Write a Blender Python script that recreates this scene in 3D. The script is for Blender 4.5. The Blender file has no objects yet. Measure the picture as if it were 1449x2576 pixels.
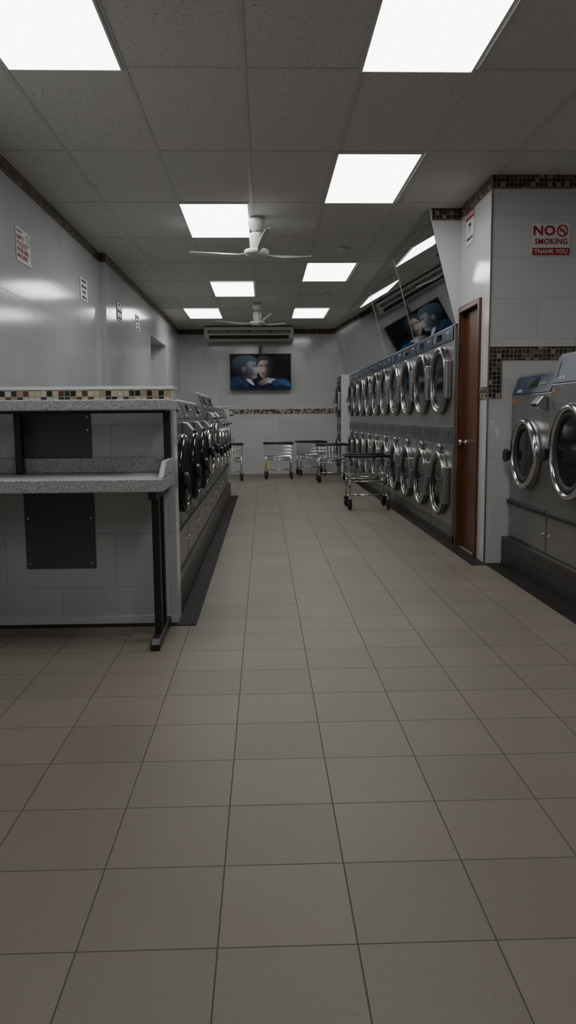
import bpy, bmesh, math, random
import numpy as np
from mathutils import Matrix, Vector, Euler
random.seed(4)
SC=bpy.context.scene
COL=SC.collection
pi=math.pi

# ------------------------------------------------------------------ materials
def new_mat(name):
    m=bpy.data.materials.new(name); m.use_nodes=True
    nt=m.node_tree; b=nt.nodes['Principled BSDF']
    return m,nt,b
def N(nt,t,**k):
    n=nt.nodes.new(t)
    for a,v in k.items(): setattr(n,a,v)
    return n
def simple(name,col,rough=.5,metal=0.0,noise=0.0,nscale=40,bump=0.0,spec=None):
    m,nt,b=new_mat(name)
    b.inputs['Base Color'].default_value=(*col,1); b.inputs['Roughness'].default_value=rough
    b.inputs['Metallic'].default_value=metal
    if spec is not None: b.inputs['Specular IOR Level'].default_value=spec
    tc=N(nt,'ShaderNodeTexCoord'); no=N(nt,'ShaderNodeTexNoise'); no.inputs['Scale'].default_value=nscale
    nt.links.new(tc.outputs['Object'],no.inputs['Vector'])
    mx=N(nt,'ShaderNodeMix',data_type='RGBA')
    lo=tuple(c*(1-noise) for c in col); hi=tuple(min(1,c*(1+noise)) for c in col)
    mx.inputs[6].default_value=(*lo,1); mx.inputs[7].default_value=(*hi,1)
    nt.links.new(no.outputs['Fac'],mx.inputs[0]); nt.links.new(mx.outputs[2],b.inputs['Base Color'])
    if bump>0:
        bp=N(nt,'ShaderNodeBump'); bp.inputs['Strength'].default_value=bump; bp.inputs['Distance'].default_value=.002
        nt.links.new(no.outputs['Fac'],bp.inputs['Height']); nt.links.new(bp.outputs[0],b.inputs['Normal'])
    return m
def emis(name,col,s):
    m,nt,b=new_mat(name)
    b.inputs['Base Color'].default_value=(0.0,0.0,0.0,1)
    b.inputs['Emission Color'].default_value=(*col,1); b.inputs['Emission Strength'].default_value=s
    b.inputs['Roughness'].default_value=.3
    return m
def tiles(name,bw,bh,mortar,c1,c2,mc,rough=.3,offset=0.0,shift=(0,0),plane='XY',ramp=None,speck=0.0,bump=.15,mottle=0.0,wav=0.0,spec=.5):
    m,nt,b=new_mat(name)
    L=nt.links.new
    g=N(nt,'ShaderNodeNewGeometry'); s=N(nt,'ShaderNodeSeparateXYZ'); L(g.outputs['Position'],s.inputs[0])
    c=N(nt,'ShaderNodeCombineXYZ')
    if plane=='XY':
        ax=N(nt,'ShaderNodeMath',operation='ADD'); L(s.outputs[0],ax.inputs[0]); ax.inputs[1].default_value=shift[0]
        ay=N(nt,'ShaderNodeMath',operation='ADD'); L(s.outputs[1],ay.inputs[0]); ay.inputs[1].default_value=shift[1]
    else:
        a0=N(nt,'ShaderNodeMath',operation='ADD'); L(s.outputs[0],a0.inputs[0]); L(s.outputs[1],a0.inputs[1])
        ax=N(nt,'ShaderNodeMath',operation='ADD'); L(a0.outputs[0],ax.inputs[0]); ax.inputs[1].default_value=shift[0]
        ay=N(nt,'ShaderNodeMath',operation='ADD'); L(s.outputs[2],ay.inputs[0]); ay.inputs[1].default_value=shift[1]
    L(ax.outputs[0],c.inputs[0]); L(ay.outputs[0],c.inputs[1])
    br=N(nt,'ShaderNodeTexBrick'); br.offset=offset; br.offset_frequency=2; br.squash=1
    L(c.outputs[0],br.inputs['Vector'])
    br.inputs['Scale'].default_value=1; br.inputs['Brick Width'].default_value=bw; br.inputs['Row Height'].default_value=bh
    br.inputs['Mortar Size'].default_value=mortar; br.inputs['Mortar Smooth'].default_value=.1; br.inputs['Bias'].default_value=0
    if ramp:
        br.inputs['Color1'].default_value=(0,0,0,1); br.inputs['Color2'].default_value=(1,1,1,1); br.inputs['Mortar'].default_value=(0,0,0,1)
        rp=N(nt,'ShaderNodeValToRGB'); rp.color_ramp.interpolation='CONSTANT'
        el=rp.color_ramp.elements
        while len(el)>1: el.remove(el[0])
        el[0].position=0; el[0].color=(*ramp[0][1],1)
        for p,cc in ramp[1:]:
            e=el.new(p); e.color=(*cc,1)
        L(br.outputs['Color'],rp.inputs[0])
        base=rp.outputs[0]
    else:
        br.inputs['Color1'].default_value=(*c1,1); br.inputs['Color2'].default_value=(*c2,1); br.inputs['Mortar'].default_value=(*c1,1)
        base=br.outputs['Color']
    if mottle>0:
        n1=N(nt,'ShaderNodeTexNoise'); n1.inputs['Scale'].default_value=1.3; n1.inputs['Detail'].default_value=4
        L(g.outputs['Position'],n1.inputs['Vector'])
        mr=N(nt,'ShaderNodeMapRange'); mr.inputs[3].default_value=1-mottle; mr.inputs[4].default_value=1+mottle
        L(n1.outputs['Fac'],mr.inputs[0])
        mm=N(nt,'ShaderNodeVectorMath',operation='SCALE'); L(base,mm.inputs[0]); L(mr.outputs[0],mm.inputs['Scale'])
        base=mm.outputs[0]
    if speck>0:
        v=N(nt,'ShaderNodeTexVoronoi'); v.inputs['Scale'].default_value=70; L(g.outputs['Position'],v.inputs['Vector'])
        lt=N(nt,'ShaderNodeMath',operation='LESS_THAN'); L(v.outputs['Distance'],lt.inputs[0]); lt.inputs[1].default_value=.13
        ml=N(nt,'ShaderNodeMath',operation='MULTIPLY'); L(lt.outputs[0],ml.inputs[0]); ml.inputs[1].default_value=speck
        mx=N(nt,'ShaderNodeMix',data_type='RGBA'); L(ml.outputs[0],mx.inputs[0]); L(base,mx.inputs[6]); mx.inputs[7].default_value=(.03,.028,.025,1)
        base=mx.outputs[2]
    mx=N(nt,'ShaderNodeMix',data_type='RGBA'); L(br.outputs['Fac'],mx.inputs[0]); L(base,mx.inputs[6]); mx.inputs[7].default_value=(*mc,1)
    L(mx.outputs[2],b.inputs['Base Color'])
    rr=N(nt,'ShaderNodeMapRange'); L(br.outputs['Fac'],rr.inputs[0]); rr.inputs[3].default_value=rough; rr.inputs[4].default_value=.8
    L(rr.outputs[0],b.inputs['Roughness'])
    b.inputs['Specular IOR Level'].default_value=spec
    inv=N(nt,'ShaderNodeMath',operation='SUBTRACT'); inv.inputs[0].default_value=1; L(br.outputs['Fac'],inv.inputs[1])
    bp=N(nt,'ShaderNodeBump'); bp.inputs['Strength'].default_value=bump; bp.inputs['Distance'].default_value=.002
    if wav>0:
        n2=N(nt,'ShaderNodeTexNoise'); n2.inputs['Scale'].default_value=5; L(g.outputs['Position'],n2.inputs['Vector'])
        w=N(nt,'ShaderNodeMath',operation='MULTIPLY_ADD'); L(n2.outputs['Fac'],w.inputs[0]); w.inputs[1].default_value=wav; L(inv.outputs[0],w.inputs[2])
        L(w.outputs[0],bp.inputs['Height'])
    else: L(inv.outputs[0],bp.inputs['Height'])
    L(bp.outputs[0],b.inputs['Normal'])
    return m

M={}
M['floor']=tiles('floor_tile',.305,.308,.0021,(.195,.170,.136),(.174,.152,.121),(.082,.074,.058),rough=.45,shift=(.113+.305*40,-1.543+.308*40),speck=.35,mottle=.15,bump=.25,spec=.25)
M['wall']=tiles('wall_tile',.60,.30,.0016,(.53,.53,.528),(.48,.48,.478),(.31,.31,.31),rough=.13,offset=.5,shift=(20,9.09),plane='W',bump=.25,wav=1.2)
mosa=[(0,(.018,.014,.012)),(.30,(.05,.022,.014)),(.5,(.13,.085,.05)),(.64,(.03,.028,.026)),(.78,(.30,.25,.17)),(.9,(.10,.04,.02))]
M['mosaic']=tiles('mosaic_tile',.0315,.0325,.0022,(0,0,0),(1,1,1),(.22,.21,.19),rough=.12,plane='W',ramp=mosa,shift=(20,10-.0),bump=.3)
mosb=[(0,(.02,.016,.013)),(.22,(.42,.37,.26)),(.45,(.10,.04,.025)),(.6,(.30,.22,.13)),(.75,(.035,.03,.028)),(.88,(.45,.42,.34))]
M['mosaic_light']=tiles('mosaic_tile_light',.0315,.0325,.0022,(0,0,0),(1,1,1),(.22,.21,.19),rough=.15,plane='W',ramp=mosb,shift=(20,10-.015),bump=.3)
M['dark_tile']=tiles('dark_plinth_tile',.305,.22,.002,(.026,.022,.020),(.034,.029,.026),(.012,.011,.010),rough=.4,plane='W',shift=(20,10),bump=.2,mottle=.15)
M['dark_floor']=tiles('dark_border_tile',.305,.305,.002,(.014,.012,.011),(.019,.016,.015),(.007,.006,.006),rough=.6,shift=(12.3,12.2),bump=.2,spec=.2)
def ceil_mat():
    m,nt,b=new_mat('ceiling_tile'); L=nt.links.new
    g=N(nt,'ShaderNodeNewGeometry')
    n=N(nt,'ShaderNodeTexNoise'); n.inputs['Scale'].default_value=95; n.inputs['Detail'].default_value=3; L(g.outputs['Position'],n.inputs['Vector'])
    r=N(nt,'ShaderNodeValToRGB'); e=r.color_ramp.elements
    e[0].position=.30; e[0].color=(.34,.34,.33,1); e[1].position=.42; e[1].color=(.62,.605,.585,1)
    L(n.outputs['Fac'],r.inputs[0]); L(r.outputs[0],b.inputs['Base Color']); b.inputs['Roughness'].default_value=.9
    b.inputs['Specular IOR Level'].default_value=.1
    bp=N(nt,'ShaderNodeBump'); bp.inputs['Strength'].default_value=.3; bp.inputs['Distance'].default_value=.002; L(n.outputs['Fac'],bp.inputs['Height']); L(bp.outputs[0],b.inputs['Normal'])
    return m
M['ceil']=ceil_mat()
M['grid']=simple('ceiling_grid_metal',(.51,.50,.49),.5,0,.03)
def granite():
    m,nt,b=new_mat('granite'); L=nt.links.new
    tc=N(nt,'ShaderNodeTexCoord')
    v=N(nt,'ShaderNodeTexVoronoi'); v.inputs['Scale'].default_value=430; L(tc.outputs['Object'],v.inputs['Vector'])
    s=N(nt,'ShaderNodeSeparateColor'); L(v.outputs['Color'],s.inputs[0])
    r=N(nt,'ShaderNodeValToRGB'); r.color_ramp.interpolation='CONSTANT'; e=r.color_ramp.elements
    e[0].position=0; e[0].color=(.09,.09,.092,1); e[1].position=.15; e[1].color=(.30,.30,.31,1)
    x=e.new(.38); x.color=(.45,.45,.45,1); x=e.new(.72); x.color=(.58,.58,.57,1)
    L(s.outputs[0],r.inputs[0]); L(r.outputs[0],b.inputs['Base Color']); b.inputs['Roughness'].default_value=.3
    return m
M['granite']=granite()
M['steel']=simple('brushed_steel',(.36,.355,.345),.34,.92,.08,9)
M['steel_dk']=simple('dark_steel',(.20,.20,.20),.38,.9,.1,9)
M['rim']=simple('polished_rim_steel',(.46,.455,.45),.22,.95,.06,9)
M['chrome']=simple('chrome',(.62,.62,.62),.12,1,.02)
M['black']=simple('black_plastic',(.012,.012,.013),.4,0,.1)
M['blackgloss']=simple('glossy_black_door',(.018,.018,.019),.14,0.2,.1)
M['rubber']=simple('black_rubber',(.02,.02,.02),.65,0,.1)
M['glass']=simple('dark_door_glass',(.012,.013,.015),.06,.0,.05)
M['drum']=simple('drum_steel',(.13,.13,.135),.25,.9,.2,30)
M['blue']=simple('navy_control_panel',(.022,.035,.075),.35,0,.06)
M['blue2']=simple('slate_label',(.05,.06,.085),.4,0,.06)
M['white']=simple('white_enamel',(.60,.60,.59),.35,0,.03)
M['whitepaint']=simple('white_paint',(.55,.555,.555),.45,0,.03)
M['seam']=simple('glass_edge',(.30,.36,.34),.3,.3,.03)
M['signw']=simple('sign_white',(.6,.6,.61),.4,0,.02)
M['red']=simple('sign_red',(.33,.016,.02),.4,0,.05)
M['ink']=simple('sign_black_ink',(.02,.02,.022),.5,0,.05)
M['txt']=simple('white_print',(.6,.6,.62),.5,0,.02)
M['orange']=simple('orange_sticker',(.5,.14,.04),.5,0,.05)
M['yellow']=simple('yellow_tag',(.6,.5,.03),.5,0,.05)
M['gray']=simple('gray_painted_metal',(.085,.088,.095),.45,.3,.08)
M['cream']=simple('cream_plastic',(.50,.485,.44),.4,0,.03)
M['slot']=simple('dark_slot',(.02,.02,.02),.6,0,.1)
M['wheel']=simple('gray_wheel',(.10,.10,.105),.5,0,.1)
def wood():
    m,nt,b=new_mat('mahogany_wood'); L=nt.links.new
    tc=N(nt,'ShaderNodeTexCoord'); mp=N(nt,'ShaderNodeMapping'); mp.inputs['Scale'].default_value=(14,14,1.2); L(tc.outputs['Object'],mp.inputs[0])
    n=N(nt,'ShaderNodeTexNoise'); n.inputs['Scale'].default_value=4; n.inputs['Detail'].default_value=6; L(mp.outputs[0],n.inputs['Vector'])
    r=N(nt,'ShaderNodeValToRGB'); e=r.color_ramp.elements; e[0].position=.3; e[0].color=(.055,.017,.006,1); e[1].position=.7; e[1].color=(.13,.045,.017,1)
    L(n.outputs['Fac'],r.inputs[0]); L(r.outputs[0],b.inputs['Base Color']); b.inputs['Roughness'].default_value=.35
    return m
M['wood']=wood()
def mirror():
    m,nt,b=new_mat('mirror_glass')
    b.inputs['Base Color'].default_value=(.62,.67,.66,1); b.inputs['Metallic'].default_value=1; b.inputs['Roughness'].default_value=.015
    return m
M['mirror']=mirror()
M['light']=emis('light_diffuser',(.985,.99,.985),9.3)

# ------------------------------------------------------------------ mesh builder
class MB:
    def __init__(s): s.v=[];s.f=[];s.m=[];s.s=[]
    def add(s,vs,fs,m=0,sm=False):
        o=len(s.v); s.v+= [tuple(v) for v in vs]
        for f in fs: s.f.append([i+o for i in f]); s.m.append(m); s.s.append(sm)
        return s
    def box(s,x0,x1,y0,y1,z0,z1,m=0):
        vs=[(x,y,z) for z in(z0,z1) for y in(y0,y1) for x in(x0,x1)]
        return s.add(vs,[(0,2,3,1),(4,5,7,6),(0,1,5,4),(2,6,7,3),(0,4,6,2),(1,3,7,5)],m)
    def cyl(s,p0,p1,r0,r1=None,n=16,m=0):
        if r1 is None: r1=r0
        p0=Vector(p0);p1=Vector(p1);d=(p1-p0).normalized()
        a=Vector((0,0,1)) if abs(d.z)<.9 else Vector((1,0,0))
        u=d.cross(a).normalized();w=d.cross(u)
        vs=[];
        for p,r in((p0,r0),(p1,r1)):
            for i in range(n):
                t=2*pi*i/n; vs.append(p+u*r*math.cos(t)+w*r*math.sin(t))
        s.add(vs,[(i,(i+1)%n,n+(i+1)%n,n+i) for i in range(n)],m,n>6)
        s.add(vs[:n],[tuple(range(n))],m); s.add(vs[n:],[tuple(range(n))],m)
        return s
    def lathe(s,prof,c=(0,0,0),axis='Z',n=48,m=0,close=False):
        vs=[];k=len(prof)
        for r,t in prof:
            for i in range(n):
                a=2*pi*i/n
                if axis=='Z': vs.append((c[0]+r*math.cos(a),c[1]+r*math.sin(a),c[2]+t))
                elif axis=='Y': vs.append((c[0]+r*math.cos(a),c[1]+t,c[2]+r*math.sin(a)))
                else: vs.append((c[0]+t,c[1]+r*math.cos(a),c[2]+r*math.sin(a)))
        fs=[]
        rng=range(k) if close else range(k-1)
        for j in rng:
            j2=(j+1)%k
            for i in range(n): fs.append((j*n+i,j*n+(i+1)%n,j2*n+(i+1)%n,j2*n+i))
        s.add(vs,fs,m,True)
        if not close:
            if prof[0][0]>0: s.f.append([len(s.v)-k*n+i for i in range(n)]); s.m.append(m); s.s.append(False)
            if prof[-1][0]>0: s.f.append([len(s.v)-n+i for i in range(n)]); s.m.append(m); s.s.append(False)
        return s
    def prism(s,poly,axis,a,b,m=0,sm=False):
        def P(u,v,t):
            return {'X':(t,u,v),'Y':(u,t,v),'Z':(u,v,t)}[axis]
        n=len(poly)
        vs=[P(u,v,a) for u,v in poly]+[P(u,v,b) for u,v in poly]
        s.add(vs,[tuple(range(n)),tuple(range(n,2*n))],m)
        s.add(vs,[(i,(i+1)%n,n+(i+1)%n,n+i) for i in range(n)],m,sm)
        return s
    def tube(s,path,r,n=6,m=0,closed=False):
        L=len(path)
        for i in range(L if closed else L-1):
            s.cyl(path[i],path[(i+1)%L],r,r,n,m)
        return s
    def obj(s,name,mats,parent=None,bevel=0,loc=(0,0,0),rot=(0,0,0),seg=2):
        me=bpy.data.meshes.new(name); me.from_pydata(s.v,[],s.f)
        for m in mats: me.materials.append(M[m])
        for p,mi,sm in zip(me.polygons,s.m,s.s): p.material_index=mi; p.use_smooth=sm
        bm=bmesh.new(); bm.from_mesh(me); bmesh.ops.remove_doubles(bm,verts=bm.verts,dist=1e-5); bmesh.ops.recalc_face_normals(bm,faces=bm.faces); bm.to_mesh(me); bm.free()
        o=bpy.data.objects.new(name,me); COL.objects.link(o); o.location=loc; o.rotation_euler=rot
        if parent: o.parent=parent
        if bevel:
            b=o.modifiers.new('bevel','BEVEL'); b.width=bevel; b.segments=seg; b.limit_method='ANGLE'; b.angle_limit=math.radians(40)
        return o
def empty(name,loc=(0,0,0),rot=(0,0,0)):
    o=bpy.data.objects.new(name,None); o.empty_display_size=.1; COL.objects.link(o); o.location=loc; o.rotation_euler=rot; return o
def tag(o,label,cat,group=None):
    o['label']=label; o['category']=cat
    if group: o['group']=group
    return o
def struct(o): o['kind']='structure'; return o
def lettering(body,size,mat,parent,loc,rot=(0,0,0),align='CENTER',bold=0.0,sx=1.0,name='lettering',track=1.0):
    c=bpy.data.curves.new('t','FONT'); c.body=body; c.size=size; c.align_x=align; c.align_y='CENTER'; c.extrude=.0006; c.offset=bold; c.resolution_u=3; c.space_character=track
    t=bpy.data.objects.new('t',c); COL.objects.link(t)
    bpy.context.view_layer.update()
    dg=bpy.context.evaluated_depsgraph_get()
    me=bpy.data.meshes.new_from_object(t.evaluated_get(dg)); me.name=name
    me.materials.clear(); me.materials.append(M[mat])
    for v in me.vertices: v.co.x*=sx
    o=bpy.data.objects.new(name,me); COL.objects.link(o); o.location=loc; o.rotation_euler=rot; o.parent=parent
    bpy.data.objects.remove(t)
    return o
def copy_tree(o,parent=None):
    c=o.copy(); COL.objects.link(c); c.parent=parent
    for ch in o.children: copy_tree(ch,c)
    return c
def place(src,loc,rot=None):
    c=copy_tree(src); c.location=loc
    if rot is not None: c.rotation_euler=rot
    return c

# ------------------------------------------------------------------ room shell
CZ=2.89; BY=15.7; LX=-1.67; WY=5.84
def S(name,mats,build,bevel=0):
    b=MB(); build(b); return struct(b.obj(name,mats,bevel=bevel))
S('floor',['floor'],lambda b:b.box(-2.6,3.1,-3.1,BY+.1,-.1,0))
S('ceiling',['ceil'],lambda b:b.box(-2.6,3.1,-3.1,BY+.1,CZ,CZ+.1))
S('wall_left',['wall'],lambda b:(b.box(-1.95,-1.73,-3,8.5,0,CZ),b.box(-2.15,LX,8.5,11.75,0,CZ),b.box(-2.15,LX,13.6,BY,0,CZ),b.box(-2.15,LX,11.75,13.6,2.38,CZ),b.box(-2.15,-2.05,11.75,13.6,0,2.38)))
S('wall_back',['wall'],lambda b:b.box(-2.15,2.6,BY,BY+.1,0,CZ))
S('wall_rear',['wall'],lambda b:b.box(-2.15,3.1,-3.1,-3,0,CZ))
S('wall_right',['wall'],lambda b:(b.box(2.9,3.0,-3,WY,0,CZ),b.box(2.52,2.62,6.75,BY,0,CZ)))
def doorwall(b):
    b.box(1.70,3.0,WY,5.97,0,CZ)
    b.box(1.70,1.82,5.97,6.085,0,CZ)
    b.box(1.70,1.82,6.68,6.75,0,CZ)
    b.box(1.70,1.82,6.085,6.68,2.035,CZ)
    b.box(1.82,2.62,6.65,6.75,0,CZ)
S('wall_partition',['wall'],doorwall)
S('wall_low',['wall','white'],lambda b:(b.box(-1.73,-.49,4.23,4.39,0,1.297,0),b.box(-1.73,-.486,4.222,4.40,1.297,1.315,1)))
S('wall_low_far',['wall','white'],lambda b:(b.box(LX,-.49,11.20,11.30,0,1.29,0),b.box(LX,-.48,11.19,11.31,1.29,1.305,1)))
S('wall_soffit',['whitepaint'],lambda b:b.prism([(1.425,CZ),(1.70,CZ),(1.70,1.935),(1.675,1.935)],'Y',6.752,6.78))
T=.006
k=0
def trim(mats,*boxes):
    global k; k+=1
    b=MB()
    for x in boxes: b.box(*x)
    return struct(b.obj('trim_%d'%k,mats))
trim(['mosaic'],(-1.73,-1.73+T,-3,8.5,2.795,CZ),(-1.73,LX+T,8.5-T,8.5,2.795,CZ),(LX,LX+T,8.5,BY,2.795,CZ))
trim(['mosaic'],(LX,1.6,BY-T,BY,2.795,CZ))
trim(['mosaic_light'],(LX,1.6,BY-T,BY,1.215,1.31))
trim(['mosaic'],(1.70-T,3.0,WY-T,WY,2.795,CZ),(1.70-T,1.70,WY,6.75,2.795,CZ))
trim(['mosaic'],(1.452,1.70-T,6.752-T,6.752,2.795,CZ))
trim(['mosaic'],(1.705,3.0,WY-T,WY,1.555,1.655),(1.705,1.80,WY-T,WY,1.27,1.555))
trim(['mosaic'],(1.70-T,1.70,WY,6.05,1.27,1.36),(1.70-T,1.70,6.715,6.75,1.27,1.36))
trim(['mosaic_light'],(-1.73,-.50,4.23-T,4.23,1.236,1.297))
trim(['mosaic'],(LX,LX+T,8.5,11.2,1.215,1.31),(LX,LX+T,13.6,BY-T,1.215,1.31))
trim(['steel'],(1.694,1.704,WY-.006,WY+.004,0,2.795))
trim(['white'],(-1.73,-.49,4.224,4.23,.0,.045))
trim(['dark_floor'],(-1.73,-.385,4.165,4.222,0,.004),(-.49,-.385,4.222,11.3,0,.004))
trim(['dark_floor'],(1.585,1.70,5.77,WY-.007,0,.004),(1.585,1.70,WY-.007,14.9,0,.004),(1.70,1.83,3.0,WY-.007,0,.004))
trim(['dark_tile'],(-1.40,-.49,4.40,11.19,0,.20))
trim(['dark_tile'],(1.83,2.9,3.0,WY-.007,0,.215))
trim(['dark_tile'],(1.675,2.5,6.79,14.93,0,.06))
S('wall_pier',['whitepaint'],lambda b:b.box(1.50,2.5,14.94,14.985,0,1.95))
def grid(b):
    w=.012
    for i in range(-1,6):
        x=-1.28+.60*i
        if x<-1.70 or x>2.9: continue
        b.box(x-w,x+w,-3,BY-.01 if x<1.4 else (WY-.01 if x>1.69 else 6.74),CZ-.004,CZ)
    for j in range(-5,10):
        y=5.345+1.2165*j
        if y<-2.9 or y>BY-.1: continue
        b.box(-1.72 if y<8.5 else LX+.01,2.89 if y<WY else (1.69 if y<6.7 else 1.42),y-w,y+w,CZ-.0035,CZ)
S('trim_grid',['grid'],grid)

# ------------------------------------------------------------------ ceiling light panels
b=MB(); 
W,Lh=.555,1.175
fr=.012
b.box(-W/2-fr,W/2+fr,-Lh/2-fr,-Lh/2,-.008,0).box(-W/2-fr,W/2+fr,Lh/2,Lh/2+fr,-.008,0).box(-W/2-fr,-W/2,-Lh/2,Lh/2,-.008,0).box(W/2,W/2+fr,-Lh/2,Lh/2,-.008,0)
root=empty('ceiling_light_panel')
b.obj('frame',['white'],root)
MB().box(-W/2,W/2,-Lh/2,Lh/2,-.005,-.001).obj('diffuser',['light'],root)
lights=[(-.975,3.545),(.80,3.545),(.80,5.955),(-.39,7.165),(.80,9.60),(-.39,10.83),(-.985,13.29),(.80,13.31),(.80,.6),(-.975,-1.2)]
for i,(x,y) in enumerate(lights):
    r=root if i==0 else place(root,(0,0,0))
    r.location=(x,y,CZ-.004)
    tag(r,'rectangular glowing white LED panel set in the ceiling grid','ceiling light','ceiling light panels')

b=MB().lathe([(.0,-.035),(.03,-.035),(.05,-.025),(.055,0)],n=24)
s0=b.obj('smoke_detector',['white'],loc=(.72,8.0,CZ)); s0.location=(.86,8.28,CZ)
s1=s0.copy(); COL.objects.link(s1); s1.location=(.92,11.25,CZ)
for s in(s0,s1): tag(s,'small round white smoke detector on the ceiling','smoke detector','smoke detectors')

# ------------------------------------------------------------------ ceiling fans
def fan():
    r=empty('ceiling_fan')
    MB().lathe([(.055,0),(.078,-.03),(.075,-.06),(.055,-.10),(.04,-.115),(0,-.115)],n=32).obj('canopy',['white'],r)
    MB().cyl((0,0,-.10),(0,0,-.20),.018).obj('rod',['steel'],r)
    MB().lathe([(0,-.13),(.04,-.13),(.058,-.14),(.062,-.17),(.06,-.24),(.055,-.265),(.05,-.27),(.10,-.278),(.11,-.29),(.107,-.315),(.07,-.335),(.0,-.34)],n=32).obj('motor_housing',['white'],r)
    prof=[(.09,.018),(.16,.018),(.22,.03),(.30,.042),(.5,.04),(.60,.03),(.655,.018),(.665,.0)]
    for i,a in enumerate((158,38,-82)):
        vs=[];n=len(prof)
        bz=lambda x:-.300-.015*math.sin(min(1,x/.5)*pi)+.05*(x/.665)**3
        for t in(0,.006):
            for x,h in prof: vs.append((x,h,bz(x)+t+ h*.25))
            for x,h in reversed(prof[:-1]): vs.append((x,-h*.7,bz(x)+t- h*.15))
        m=2*n-1
        fs=[tuple(range(m)),tuple(range(m,2*m))]+[(j,(j+1)%m,m+(j+1)%m,m+j) for j in range(m)]
        MB().add(vs,fs).obj('blade',['white'],r,rot=(0,0,math.radians(a)))
    return r
f1=fan(); f1.location=(-.045,7.04,CZ)
f2=place(f1,(-.08,12.13,CZ),(0,0,math.radians(10)))
tag(f1,'white three-blade ceiling fan hanging from the ceiling grid','ceiling fan','ceiling fans'); tag(f2,'white three-blade ceiling fan hanging from the ceiling grid','ceiling fan','ceiling fans')

# ------------------------------------------------------------------ mirrors
ys=[6.79,8.60,10.6,12.8,14.7,BY-.01]
for i in range(5):
    y0=ys[i]+.006; y1=ys[i+1]-.006
    poly=[(1.676,1.938),(1.425,CZ-.004),(1.425+.008,CZ-.004),(1.684,1.938)]
    o=MB().prism(poly,'Y',y0,y1).obj('wall_mirror',['mirror'],None)
    off=Vector((1.680,(y0+y1)/2,1.938))
    o.data.transform(Matrix.Translation(-off)); o.location=off
    tag(o,'tall tilted mirror panel above the stacked dryers','mirror','tilted mirror panels')
S('trim_mirror_seams',['seam'],lambda b:[b.prism([(1.672,1.938),(1.421,CZ),(1.44,CZ),(1.691,1.938)],'Y',y-.0058,y+.0058) for y in ys[1:-1]])

# ------------------------------------------------------------------ wooden door
def door():
    S('door_1_frame',['wood'],lambda b:(b.box(1.678,1.80,6.055,6.10,0,2.05),b.box(1.678,1.80,6.665,6.705,0,2.05),b.box(1.678,1.80,6.10,6.665,2.01,2.05)),bevel=.003)
    d=struct(MB().box(1.735,1.775,6.102,6.663,.008,2.008).obj('door_1',['wood'],bevel=.003))
    k=MB().lathe([(.0,-.065),(.02,-.062),(.028,-.05),(.024,-.035),(.012,-.03),(.012,-.008),(.03,-.006),(.03,0)],axis='X',n=24)
    k.obj('knob',['chrome'],d,loc=(1.735,6.58,.915))
    for z in (.25,1.8): MB().cyl((1.733,6.106,z-.05),(1.733,6.106,z+.05),.007,n=10).obj('hinge',['chrome'],d)
door()

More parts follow.
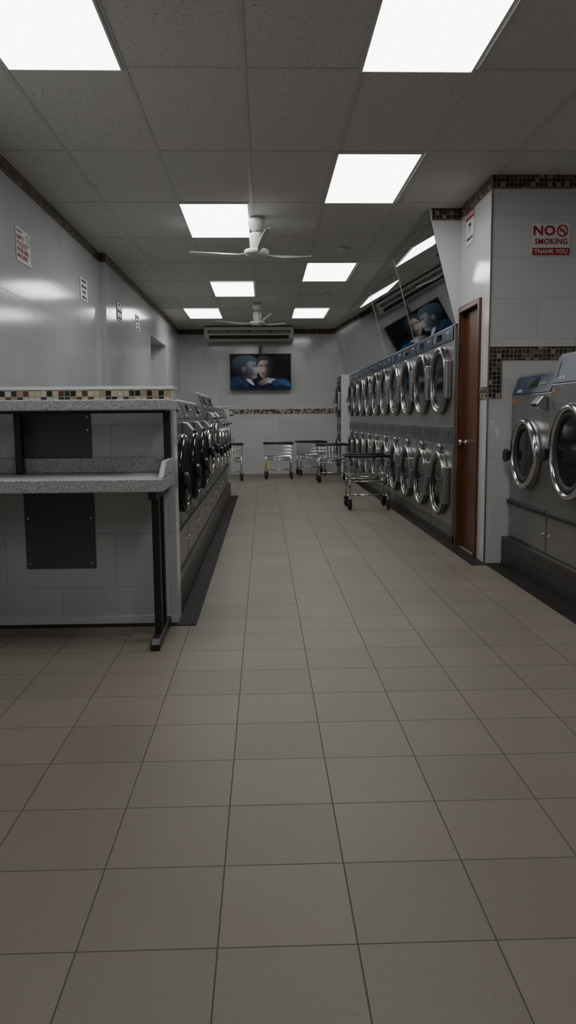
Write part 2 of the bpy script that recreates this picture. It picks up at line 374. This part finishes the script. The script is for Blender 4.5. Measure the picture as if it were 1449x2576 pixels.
# ------------------------------------------------------------------ washers
def washer(w,h,d,R,cz,ph=.15,ring='chrome',panel='blue',slope=.05,big=False,dx=0.0,hinge=True):
    r=empty('front_load_washer')
    MB().prism([(0,0),(0,h-ph),(slope,h-.012),(slope+.01,h),(d,h),(d,0)],'X',-w/2+.004,w/2-.004).obj('body',['steel'],r,bevel=.006)
    L=math.hypot(slope,ph-.012); ang=math.atan2(slope,ph-.012)
    cp=MB().box(-w/2+.012,w/2-.012,-.008,0,.008,L-.006).obj('control_panel',[panel],r,bevel=.002,loc=(0,0,h-ph),rot=(-ang,0,0))
    MB().box(-.10,.10,-.0105,-.008,L*.35,L*.8).obj('display',['glass'],cp)
    for i in range(4): MB().cyl((0,-.004,0),(0,0,0),.011,n=12).obj('button',['steel'],cp,loc=(.15+.035*i,-.008,L*.5))
    MB().box(-w/2+.03,-w/2+.08,-.0105,-.008,L*.25,L*.75).obj('coin_plate',['blue2'],cp)
    lettering('DEXTER',.028,'txt',cp,(-w/2+.17,-.0095,L*.2),(pi/2,0,0),bold=.0006)
    MB().box(-w/2+.03,-w/2+.075,-.0035,0,h-ph-.05,h-ph-.02).obj('sticker',['orange'],r)
    dr=MB().lathe([(R,0),(R,-.030),(R-.010,-.052),(R-.028,-.060),(R-.042,-.054),(R-.050,-.030),(R-.050,0)],axis='Y',n=56,close=True).obj('door',[ring],r,loc=(dx,-.001,cz))
    MB().lathe([(R-.045,-.03),(R-.055,-.044),(R-.085,-.038),(R-.095,-.012),(R-.045,-.012)],axis='Y',n=56,close=True).obj('gasket',['rubber'],dr)
    MB().lathe([(R-.09,-.026),(R*.58,-.012),(R*.5,-.008),(0,-.006)],axis='Y',n=48).obj('door_glass',['glass'],dr)
    MB().lathe([(R*.60,-.012),(R*.60,-.024),(R*.52,-.024),(R*.52,-.010)],axis='Y',n=48,close=True).obj('drum_rim',['rim' if ring=='chrome' else 'drum'],dr)
    hb=MB().prism([(-R-.075,-.045),(-R-.065,.01),(-R-.03,.025),(-R+.03,.015),(-R+.03,-.055),(-R-.045,-.075)],'Y',-.085,-.055)
    hb.obj('handle',['black'],dr,bevel=.008)
    if hinge: MB().box(R-.03,R+.025,-.035,0,-.05,.05).obj('hinge',['steel'],dr,bevel=.008)
    MB().prism([(0,.255),(-.02,.262),(-.024,.275),(-.02,.288),(0,.295)],'X',-w/2+.006,w/2-.006).obj('bumper_strip',['rubber'],r)
    MB().box(-w/2+.015,w/2-.015,-.004,0,.02,.245).obj('service_panel',['steel'],r,bevel=.002)
    for x in(-w/2+.05,w/2-.05): MB().cyl((0,-.009,0),(0,-.003,0),.009,n=12).obj('lock',['chrome'],r,loc=(x,0,.13))
    hw=.13 if big else .06
    hx=w/2-.22 if big else w/2-.12
    zt=h-ph-.015; zb=cz+R+.0 if big else zt-.10
    zb=min(zb,zt-.08)
    MB().prism([(0,zb),(-.05,zb+.02),(-.075,zb+.045),(-.03,zt),(0,zt)],'X',hx-hw,hx+hw).obj('soap_hopper',['steel'],r,bevel=.006)
    MB().box(hx-hw*.5,hx+hw*.5,-.082,-.066,zb+.03,zb+.05).obj('hopper_grip',['black'],r,bevel=.004)
    return r
w1=washer(.80,1.22,.80,.255,.655,hinge=False); w1.location=(1.88,5.425,.215); w1.rotation_euler=(0,0,-pi/2)
w2=washer(.94,1.32,.90,.30,.70,ph=.20,big=True,dx=-.06,hinge=False); w2.location=(1.88,4.55,.215); w2.rotation_euler=(0,0,-pi/2)
tag(w1,'stainless steel front-load washer with navy panel on tiled plinth','washing machine','washers by the wall')
tag(w2,'larger stainless steel front-load washer with navy panel and soap hopper','washing machine','washers by the wall')
wa=washer(.80,1.07,.78,.245,.60,ph=.14,ring='blackgloss',panel='steel_dk'); 
wb=washer(.76,1.17,.80,.24,.66,ph=.16,ring='chrome',panel='steel_dk',big=True)
lab='steel front-load washer with black door ring on dark plinth'
lab2='taller steel front-load washer with chrome door ring on dark plinth'
rotL=(0,0,pi/2)
yy=[4.82,5.63,6.44]; 
for i,y in enumerate(yy):
    o=wa if i==0 else place(wa,(0,0,0)); o.location=(-.53,y,.20); o.rotation_euler=rotL; tag(o,lab,'washing machine','washer row on the plinth')
for i,y in enumerate([7.24,8.02]):
    o=wb if i==0 else place(wb,(0,0,0)); o.location=(-.53,y,.20); o.rotation_euler=rotL; tag(o,lab2,'washing machine','washer row on the plinth')
wc=washer(.68,1.08,.78,.22,.60,ph=.14,ring='chrome',panel='steel_dk')
for i in range(4):
    o=wc if i==0 else place(wc,(0,0,0)); o.location=(-.53,8.76+.69*i,.20); o.rotation_euler=rotL; tag(o,'compact steel front-load washer in a row on dark plinth','washing machine','washer row on the plinth')

# ------------------------------------------------------------------ stacked dryers
def dryer(w=.812,h=1.875,d=.8):
    r=empty('stacked_dryer')
    MB().box(-w/2+.003,w/2-.003,0,d,0,h).obj('body',['steel'],r,bevel=.006)
    cp=MB().prism([(0,h-.135),(-.012,h-.13),(-.012,h-.012),(0,h-.005)],'X',-w/2+.01,w/2-.01).obj('control_panel',['blue'],r)
    MB().box(-.20,-.02,-.015,-.012,h-.10,h-.045).obj('display',['glass'],cp)
    lettering('DEXTER',.026,'txt',cp,(.22,-.0135,h-.055),(pi/2,0,0),bold=.0006)
    MB().box(.12,.32,-.0145,-.012,h-.11,h-.08).obj('instruction_label',['blue2'],cp)
    MB().box(-.36,-.28,-.0145,-.012,h-.10,h-.04).obj('coin_plate',['steel'],cp)
    mp=MB().box(-w/2+.01,w/2-.01,-.008,0,.835,.985).obj('middle_panel',['steel_dk'],r,bevel=.003)
    MB().box(-.34,-.16,-.011,-.008,.87,.96).obj('display',['blue2'],mp)
    MB().box(.05,.3,-.011,-.008,.88,.955).obj('instruction_label',['blue2'],mp)
    MB().lathe([(.0,-.04),(.022,-.038),(.03,-.025),(.035,0)],axis='Y',n=20).obj('selector_knob',['steel'],r,loc=(-.02,0,.795))
    for cz,R in ((1.405,.31),(.455,.30)):
        dr=MB().lathe([(R,0),(R,-.042),(R-.008,-.054),(R-.030,-.056),(R-.042,-.046),(R-.048,0)],axis='Y',n=56,close=True).obj('door',['rim'],r,loc=(-.015,-.001,cz))
        MB().lathe([(R-.044,-.042),(R-.058,-.044),(R-.082,-.024),(R-.046,-.01)],axis='Y',n=56,close=True).obj('inner_ring',['drum'],dr)
        MB().lathe([(R-.078,-.028),(R*.6,-.018),(0,-.012)],axis='Y',n=48).obj('door_glass',['glass'],dr)
        MB().box(R-.03,R+.048,-.052,0,-.17,.17).obj('hinge',['steel'],dr,bevel=.01)
        MB().box(-R-.02,-R+.03,-.075,-.045,-.05,.05).obj('handle',['steel_dk'],dr,bevel=.008)
    MB().box(-w/2+.02,w/2-.02,-.004,0,.01,.105).obj('kick_panel',['steel_dk'],r,bevel=.002)
    return r
d0=dryer()
for i in range(10):
    o=d0 if i==0 else place(d0,(0,0,0))
    o.location=(1.67,7.195+.815*i,.06); o.rotation_euler=(0,0,-pi/2)
    tag(o,'stainless steel stacked double dryer with two round doors','dryer','stacked dryers along the wall')
o=place(d0,(1.50,15.345,.0)); o.scale=(.86,1,1.03); tag(o,'stainless steel stacked double dryer standing alone by the end wall','dryer')
if 'group' in o: del o['group']

# ------------------------------------------------------------------ folding table
def table():
    r=empty('folding_table')
    b=MB().box(-.61,.61,-.25,.24,.785,.85)
    b.box(-.61,.61,.218,.24,.85,.93)
    b.obj('table_top',['granite'],r,bevel=.006)
    MB().prism([(-.24,.852),(-.09,.93),(.217,.93),(.217,.852)],'X',.585,.61).obj('side_lip',['granite'],r,bevel=.005)
    MB().box(-.60,.63,-.09,.24,1.182,1.236).obj('shelf',['granite'],r,bevel=.006)
    for x in(-.20,.585):
        MB().box(x-.018,x+.018,.15,.20,.852,1.18).obj('shelf_post',['black'],r,bevel=.003)
    MB().box(-.60,.60,.02,.05,1.168,1.181).obj('shelf_rail',['black'],r)
    for x in(-.52,.553):
        MB().box(x-.018,x+.018,-.14,-.08,.03,.784).box(x-.018,x+.018,.03,.08,.03,.784).obj('leg',['black'],r,bevel=.004)
        MB().prism([(-.27,0),(-.27,.03),(-.24,.055),(.20,.055),(.235,.03),(.235,0)],'X',x-.022,x+.022).obj('foot',['black'],r,bevel=.004)
        MB().box(x-.02,x+.02,-.22,.21,.745,.784).obj('bracket',['black'],r)
    return r
t=table(); t.location=(-1.10,3.972,0); tag(t,'speckled granite folding table with upper shelf and black steel legs','folding table','folding tables')
t2=place(t,(-1.055,11.56,0),(0,0,pi)); tag(t2,'speckled granite folding table with black legs behind the washers','folding table','folding tables')
p=MB().box(-.19,.19,-.008,0,-.43,.43).obj('access_panel',['gray'],None,bevel=.003,loc=(-1.125,4.229,.75))
for x in(-.17,.17):
    for z in(-.40,.40,.33,-.15): MB().cyl((0,-.0105,0),(0,-.007,0),.005,n=10).obj('screw',['chrome'],p,loc=(x,0,z))
tag(p,'gray painted steel access panel screwed to the white tiled low wall','access panel')

# ------------------------------------------------------------------ television (screen picture painted per vertex)
r=empty('television',(-.05,BY-.14,2.045)); tag(r,'flat black television showing a film scene, hung above mosaic band','television')
MB().box(-.61,.61,-.02,.035,-.355,.355).box(-.3,.3,.035,.13,-.2,.2).obj('casing',['black'],r,bevel=.006)
MB().box(-.02,.02,.04,.07,.1,.515).obj('ceiling_pole',['black'],r)
GX,GY=305,179
X,Y=np.meshgrid(np.linspace(0,152,GX),np.linspace(0,89,GY))
img=np.zeros((GY,GX,3))+np.array([.001,.0012,.002])
def sdf(pts):
    P=np.array(pts,float); n=len(P); out=[]
    for i in range(n):
        p0,p1,p2,p3=P[i-1],P[i],P[(i+1)%n],P[(i+2)%n]
        for t in(0,.25,.5,.75):
            out.append(.5*((2*p1)+(-p0+p2)*t+(2*p0-5*p1+4*p2-p3)*t*t+(-p0+3*p1-3*p2+p3)*t**3))
    P=np.array(out); n=len(P)
    d=np.full(X.shape,1e9); ins=np.zeros(X.shape,bool)
    for i in range(n):
        a=P[i];b_=P[(i+1)%n]; e=b_-a; L2=max(e@e,1e-9)
        t=np.clip(((X-a[0])*e[0]+(Y-a[1])*e[1])/L2,0,1)
        d=np.minimum(d,np.hypot(X-a[0]-t*e[0],Y-a[1]-t*e[1]))
        c=((a[1]>Y)!=(b_[1]>Y))&(X<(b_[0]-a[0])*(Y-a[1])/((b_[1]-a[1]) if b_[1]!=a[1] else 1e-9)+a[0])
        ins^=c
    return np.where(ins,d,-d)
def paint(pts,c0,c1=None,g=(0,0,1,0),soft=1.2,mul=None,op=1.0):
    global img
    s=sdf(pts); a=np.clip(s/soft*.5+.5,0,1)*op
    c0=np.array(c0);c1=c0 if c1 is None else np.array(c1)
    dx,dy=g[2]-g[0],g[3]-g[1]; t=np.clip(((X-g[0])*dx+(Y-g[1])*dy)/(dx*dx+dy*dy),0,1)[...,None]
    c=c0*(1-t)+c1*t
    if mul is not None: c=c*mul[...,None]
    img=img*(1-a[...,None])+c*a[...,None]
streak=.6+.6*np.abs(np.sin(X*.35+Y*1.1+2*np.sin(X*.08)))
paint([(58,66),(78,54),(118,56),(148,68),(151,89),(60,89)],(.002,.003,.006),(.003,.006,.014),(80,60,130,80))
paint([(68,20),(78,12),(94,12),(103,24),(105,40),(99,54),(90,63),(80,60),(73,50),(69,36)],(.17,.14,.125),(.010,.009,.011),(75,34,96,38),2)
paint([(68,29),(76,26),(84,28),(84,32),(76,31)],(.02,.018,.018),soft=2,op=.85)
paint([(88,28),(97,27),(98,32),(90,32)],(.006,.006,.006),soft=2,op=.8)
paint([(82,30),(87,40),(84,44),(80,42)],(.20,.165,.15),soft=3,op=.6)
paint([(77,48),(84,46),(90,48),(84,51)],(.05,.03,.028),soft=1.5,op=.85)
paint([(66,26),(65,14),(76,5),(94,5),(107,15),(110,32),(105,40),(101,26),(94,16),(82,15),(74,18),(70,26)],(.003,.004,.006),(.018,.02,.025),(104,30,80,5),1.5,streak)
paint([(-2,68),(10,58),(22,56),(40,66),(58,74),(74,86),(76,92),(-2,92)],(.002,.004,.010),(.006,.015,.036),(40,88,20,60),1.5)
paint([(24,40),(44,44),(56,62),(52,74),(34,68),(22,56)],(.006,.006,.008),(.035,.035,.04),(26,60,56,60),2)
paint([(28,18),(46,11),(60,14),(65,24),(65,30),(73,42),(68,45),(69,49),(66,52),(67,57),(62,62),(50,62),(40,54),(30,42)],(.012,.013,.017),(.17,.165,.17),(40,44,68,34),1.5)
paint([(56,28),(64,27),(65,31),(57,32)],(.012,.012,.015),soft=2,op=.85)
paint([(54,23),(64,22),(65,25),(55,26)],(.012,.012,.015),soft=1.5,op=.7)
paint([(60,50),(68,49),(68,52),(60,53)],(.05,.035,.035),soft=1.3,op=.8)
paint([(44,38),(56,40),(58,54),(50,60),(42,52)],(.02,.021,.026),soft=5,op=.7)
paint([(28,34),(35,31),(39,38),(34,48),(29,44)],(.08,.078,.082),(.02,.02,.024),(34,34,30,46),1.5)
paint([(10,42),(3,26),(9,11),(28,3),(50,2),(63,9),(66,19),(58,20),(46,17),(40,24),(37,32),(30,31),(27,44),(24,54),(15,50)],(.003,.005,.008),(.028,.040,.055),(14,44,42,2),1.5,streak)
paint([(40,64),(50,64),(60,78),(52,76)],(.20,.21,.24),soft=1.2)
paint([(70,72),(82,64),(96,60),(104,64),(98,72),(84,78),(74,80)],(.02,.018,.018),(.15,.13,.12),(74,80,96,60),2)
paint([(94,68),(108,62),(114,66),(106,72),(98,74)],(.16,.18,.22),soft=1.5)
paint([(104,70),(120,64),(140,66),(152,76),(152,84),(128,78),(112,84)],(.005,.013,.032),(.016,.05,.12),(110,84,140,66),2,.5+.6*np.abs(np.sin(X*.5-Y*.7)))
paint([(20,62),(32,68),(46,82),(40,86),(24,72)],(.008,.025,.065),soft=2,op=.6)
sx0,sx1,sy0,sy1=-.595,.595,-.338,.34
vs=[(sx0+(sx1-sx0)*(X[j,i]/152),-.0215,sy1-(sy1-sy0)*(Y[j,i]/89)) for j in range(GY) for i in range(GX)]
fs=[(j*GX+i,(j+1)*GX+i,(j+1)*GX+i+1,j*GX+i+1) for j in range(GY-1) for i in range(GX-1)]
me=bpy.data.meshes.new('screen'); me.from_pydata(vs,[],fs)
ca=me.color_attributes.new('picture','FLOAT_COLOR','POINT')
flat=np.concatenate([img.reshape(-1,3),np.ones((GX*GY,1))],1).astype(np.float32).ravel()
ca.data.foreach_set('color',flat)
m,nt,bb=new_mat('lit_screen'); at=N(nt,'ShaderNodeAttribute',attribute_name='picture')
bb.inputs['Base Color'].default_value=(.002,.002,.002,1); bb.inputs['Roughness'].default_value=.25; bb.inputs['Emission Strength'].default_value=1.1
bb.inputs['Specular IOR Level'].default_value=.12
nt.links.new(at.outputs['Color'],bb.inputs['Emission Color'])
me.materials.append(m)
o=bpy.data.objects.new('screen',me); COL.objects.link(o); o.parent=r

# ------------------------------------------------------------------ air conditioner
r=empty('air_conditioner',(-.26,BY,CZ-.02)); tag(r,'long cream ceiling-mounted air conditioner with dark louvre slot','air conditioner')
prof=[(-.008,0),(-.008,-.20),(-.12,-.245),(-.50,-.25),(-.60,-.21),(-.66,-.15),(-.68,-.09),(-.68,-.01),(-.66,0)]
MB().prism(prof,'X',-.84,.84,sm=False).obj('body',['cream'],r,bevel=.008)
MB().box(-.79,.79,-.686,-.672,-.135,-.07).obj('outlet_slot',['slot'],r)
b=MB()
for i in range(4): b.box(-.79+.395*i+.03,-.79+.395*i+.365,-.692,-.686,-.098,-.088)
b.box(-.79,.79,-.692,-.684,-.128,-.120)
b.obj('louvre',['cream'],r)
MB().prism([(-.663,-.165),(-.615,-.215),(-.62,-.225),(-.672,-.170)],'X',-.76,.76).obj('lower_flap',['slot'],r)
for x in(-.856,.841): MB().prism([(-.008,.0),(-.008,-.21),(-.12,-.252),(-.50,-.257),(-.607,-.216),(-.668,-.153),(-.69,-.09),(-.69,0)],'X',x,x+.014).obj('end_cap',['cream'],r)

# ------------------------------------------------------------------ laundry carts
def cart():
    r=empty('laundry_cart')
    tw,td,bw,bd=.27,.25,.245,.205; z0,z1=.42,.66
    b=MB()
    def ring(f,m=0,rr=.004):
        w=bw+(tw-bw)*f; d=bd+(td-bd)*f; z=z0+(z1-z0)*f
        b.tube([(-w,-d,z),(w,-d,z),(w,d,z),(-w,d,z)],rr,6,0,True)
    for f in(0,.25,.5,.75): ring(f,rr=.003)
    n=9
    for i in range(n+1):
        t=-1+2*i/n
        for sy in(-1,1): b.cyl((bw*t,sy*bd,z0),(tw*t,sy*td,z1),.0025,n=5)
        b.cyl((bw*t,-bd,z0),(bw*t,bd,z0),.0025,n=5)
    for i in range(8):
        t=-1+2*i/7
        for sx in(-1,1): b.cyl((sx*bw,bd*t,z0),(sx*tw,td*t,z1),.0025,n=5)
        b.cyl((-bw,bd*t,z0),(bw,bd*t,z0),.0025,n=5)
    b.obj('wire_basket',['chrome'],r)
    b=MB()
    q=.03
    pts=[(-tw+q,-td,z1),(tw-q,-td,z1),(tw,-td+q,z1),(tw,td-q,z1),(tw-q,td,z1),(-tw+q,td,z1),(-tw,td-q,z1),(-tw,-td+q,z1)]
    b.tube(pts,.017,10,0,True); b.obj('rubber_rim',['rubber'],r)
    b=MB()
    for sx in(-1,1):
        b.tube([(sx*.24,-.21,.15),(sx*.235,-.20,.43)],.012,10); b.tube([(sx*.24,.21,.15),(sx*.235,.20,.43)],.012,10)
        b.tube([(sx*.24,-.21,.16),(sx*.24,.21,.16)],.011,10); b.tube([(sx*.235,-.2,.41),(sx*.235,.2,.41)],.011,10)
    b.tube([(-.24,0,.16),(.24,0,.16)],.011,10)
    for sy in(-1,1): b.tube([(-.235,sy*.2,.41),(.235,sy*.2,.41)],.011,10); b.tube([(-.24,sy*.21,.35),(.24,sy*.21,.35)],.009,10)
    b.obj('frame',['chrome'],r)
    for sx in(-1,1):
        for sy in(-1,1):
            c=MB().cyl((0,0,.125),(0,0,.155),.013,n=12)
            c.prism([(-.02,.13),(.02,.13),(.035,.062),(.02,.055)],'X',-.026,-.021).prism([(-.02,.13),(.02,.13),(.035,.062),(.02,.055)],'X',.021,.026).box(-.026,.026,-.02,.02,.122,.13)
            co=c.obj('caster',['steel'],r,loc=(sx*.24,sy*.21,0),rot=(0,0,random.uniform(-.7,.7)))
            MB().lathe([(0,-.016),(.03,-.016),(.036,-.011),(.036,.011),(.03,.016),(0,.016)],(0,.026,.0615),'X',24).lathe([(.035,-.016),(.056,-.015),(.0612,-.008),(.0612,.008),(.056,.015),(.035,.016)],(0,.026,.0615),'X',28,1,True).obj('wheel',['wheel','rubber'],co)
    return r
c0=cart()
carts=[((1.288,9.62,0),.0,'beside the stacked dryers'),((.27,14.55,0),0.0,'with a yellow tag on its leg'),((.93,15.25,0),.12,'against the end wall'),((1.20,13.6,0),.0,'near the far dryers'),((-.66,14.15,0),.05,'at the end of the washer row')]
for i,(l,a,s) in enumerate(carts):
    o=c0 if i==0 else place(c0,l)
    o.location=l; o.rotation_euler=(0,0,a); tag(o,'chrome wire laundry cart '+s,'laundry cart','wire laundry carts')
tg=MB().box(-.014,.014,-.006,.006,-.09,.09).obj('yellow_tag',['yellow'],[x for x in bpy.data.objects if x.name=='laundry_cart.001'][0],loc=(-.18,-.235,.26))

# ------------------------------------------------------------------ signs
def sign(name,w,h,loc,rot,mat='signw'):
    return MB().box(-w/2,w/2,-h/2,h/2,0,.003).obj(name,[mat],None,bevel=.001,loc=loc,rot=rot)
def rect(x0,x1,y0,y1,m,parent,name='color_block',z=.0036):
    return MB().box(x0,x1,y0,y1,.0029,z).obj(name,[m],parent)
RL=(pi/2,0,pi/2); RF=(pi/2,0,0); RR=(pi/2,0,-pi/2)
s=sign('no_smoking_sign',.278,.228,(2.145,WY-.001,2.435),RF)
tag(s,'white sign with red NO SMOKING THANK YOU text on tiled wall','sign')
lettering('NO',.095,'red',s,(-.055,.058,.004),bold=.0028,sx=1.1,track=1.03)
lettering('SMOKING',.056,'red',s,(0,-.018,.004),bold=.0014,sx=.95,track=1.06)
rect(-.139,.139,-.114,-.062,'red',s)
lettering('THANK YOU',.042,'txt',s,(0,-.089,.0042),bold=.0009,track=1.03)
b=MB().lathe([(.043,.003),(.043,.0042),(.033,.0042),(.033,.003)],(.082,.060,0),'Z',32,0,True)
c45=math.cos(pi/4)
q=.036*c45;e=.004
b.prism([(.082-q-e,.060+q-e),(.082-q+e,.060+q+e),(.082+q+e,.060-q+e),(.082+q-e,.060-q-e)],'Z',.003,.0046)
b.box(.058,.092,.055,.063,.003,.0042).box(.095,.104,.055,.063,.003,.0042).box(.096,.100,.066,.078,.003,.0042)
b.obj('prohibition_symbol',['red'],s)
s=sign('camera_warning_sign',.24,.27,(1.698,6.44,2.66),RR); tag(s,'white sign with red WARNING header and small camera symbol','sign')
rect(-.12,.12,.068,.135,'red',s); lettering('WARNING',.048,'txt',s,(0,.101,.0042),bold=.001)
b=MB().box(-.03,.02,.01,.035,.003,.004).prism([(.02,.02),(.035,.012),(.035,.034)],'Z',.003,.004).box(-.01,-.002,-.03,.01,.003,.004); b.obj('camera_symbol',['ink'],s)
lettering('CAMERA IN USE',.026,'ink',s,(0,-.085,.004),bold=.0005)
s=sign('pockets_sign',.34,.235,(-1.728,5.83,2.38),RL); tag(s,'white sign with red lettering about emptying pockets, on tiled wall','sign')
for i,t_ in enumerate(['EMPTY','POCKETS','BEFORE USING','MACHINES']):
    lettering(t_,.044,'red',s,(-.155,.048-.042*i,.004),align='LEFT',bold=.0012,sx=[1.2,1.2,.9,1.1][i],track=1.03)
lettering('Attention:',.028,'red',s,(-.15,.094,.004),align='LEFT')
MB().lathe([(.045,.003),(.045,.004),(.04,.004),(.04,.003)],(.108,.06,0),'Z',28,0,True).box(.093,.123,.055,.06,.003,.004).box(.106,.110,.045,.085,.003,.004).obj('dial_symbol',['ink'],s)
def tsign(name,y,z,lines,label,x=LX+.002,frame=False,w=.30,h=.215):
    s=sign(name,w,h,(x,y,z),RL); tag(s,label,'sign')
    for i,t_ in enumerate(lines): lettering(t_,.034,'ink',s,(0,h/2-.033-(h-.062)/(len(lines)-1)*i,.004),bold=.0007,sx=.85)
    b=MB(); fw=.006
    b.box(-w/2,w/2,h/2-fw,h/2,.003,.005).box(-w/2,w/2,-h/2,-h/2+fw,.003,.005).box(-w/2,-w/2+fw,-h/2,h/2,.003,.005).box(w/2-fw,w/2,-h/2,h/2,.003,.005); b.obj('border',['ink'],s) if frame else None
tsign('overload_sign',7.72,2.385,["PLEASE DON'T","OVERLOAD THE","MACHINE.","THANK YOU!"],'white paper notice about overloading machines on tiled wall',x=-1.728)
tsign('rules_sign',9.25,2.38,['NOTICE','NOT RESPONSIBLE','FOR LOST ITEMS'],'white notice with thin dark border on tiled wall',frame=True)
tsign('overload_sign',10.55,2.40,["PLEASE DON'T","OVERLOAD THE","MACHINE.","THANK YOU!"],'white paper notice about overloading machines further along tiled wall')

# ------------------------------------------------------------------ world, camera
w=bpy.data.worlds.new('world'); SC.world=w; w.use_nodes=True; w.node_tree.nodes['Background'].inputs[0].default_value=(.55,.55,.55,1); w.node_tree.nodes['Background'].inputs[1].default_value=.02
F=1935.0;H=1.14;th=math.radians(7.01);psi=math.radians(1.75);rho=0.008
cam=bpy.data.cameras.new('camera'); cam.sensor_fit='VERTICAL'; cam.sensor_height=36; cam.lens=F*36/2576; cam.clip_start=.05
co=bpy.data.objects.new('camera',cam); COL.objects.link(co)
R=Matrix.Rotation(-psi,4,'Z')@Matrix.Rotation(pi/2-th,4,'X')@Matrix.Rotation(-rho,4,'Z')
co.matrix_world=Matrix.Translation((0,0,H))@R
SC.camera=co
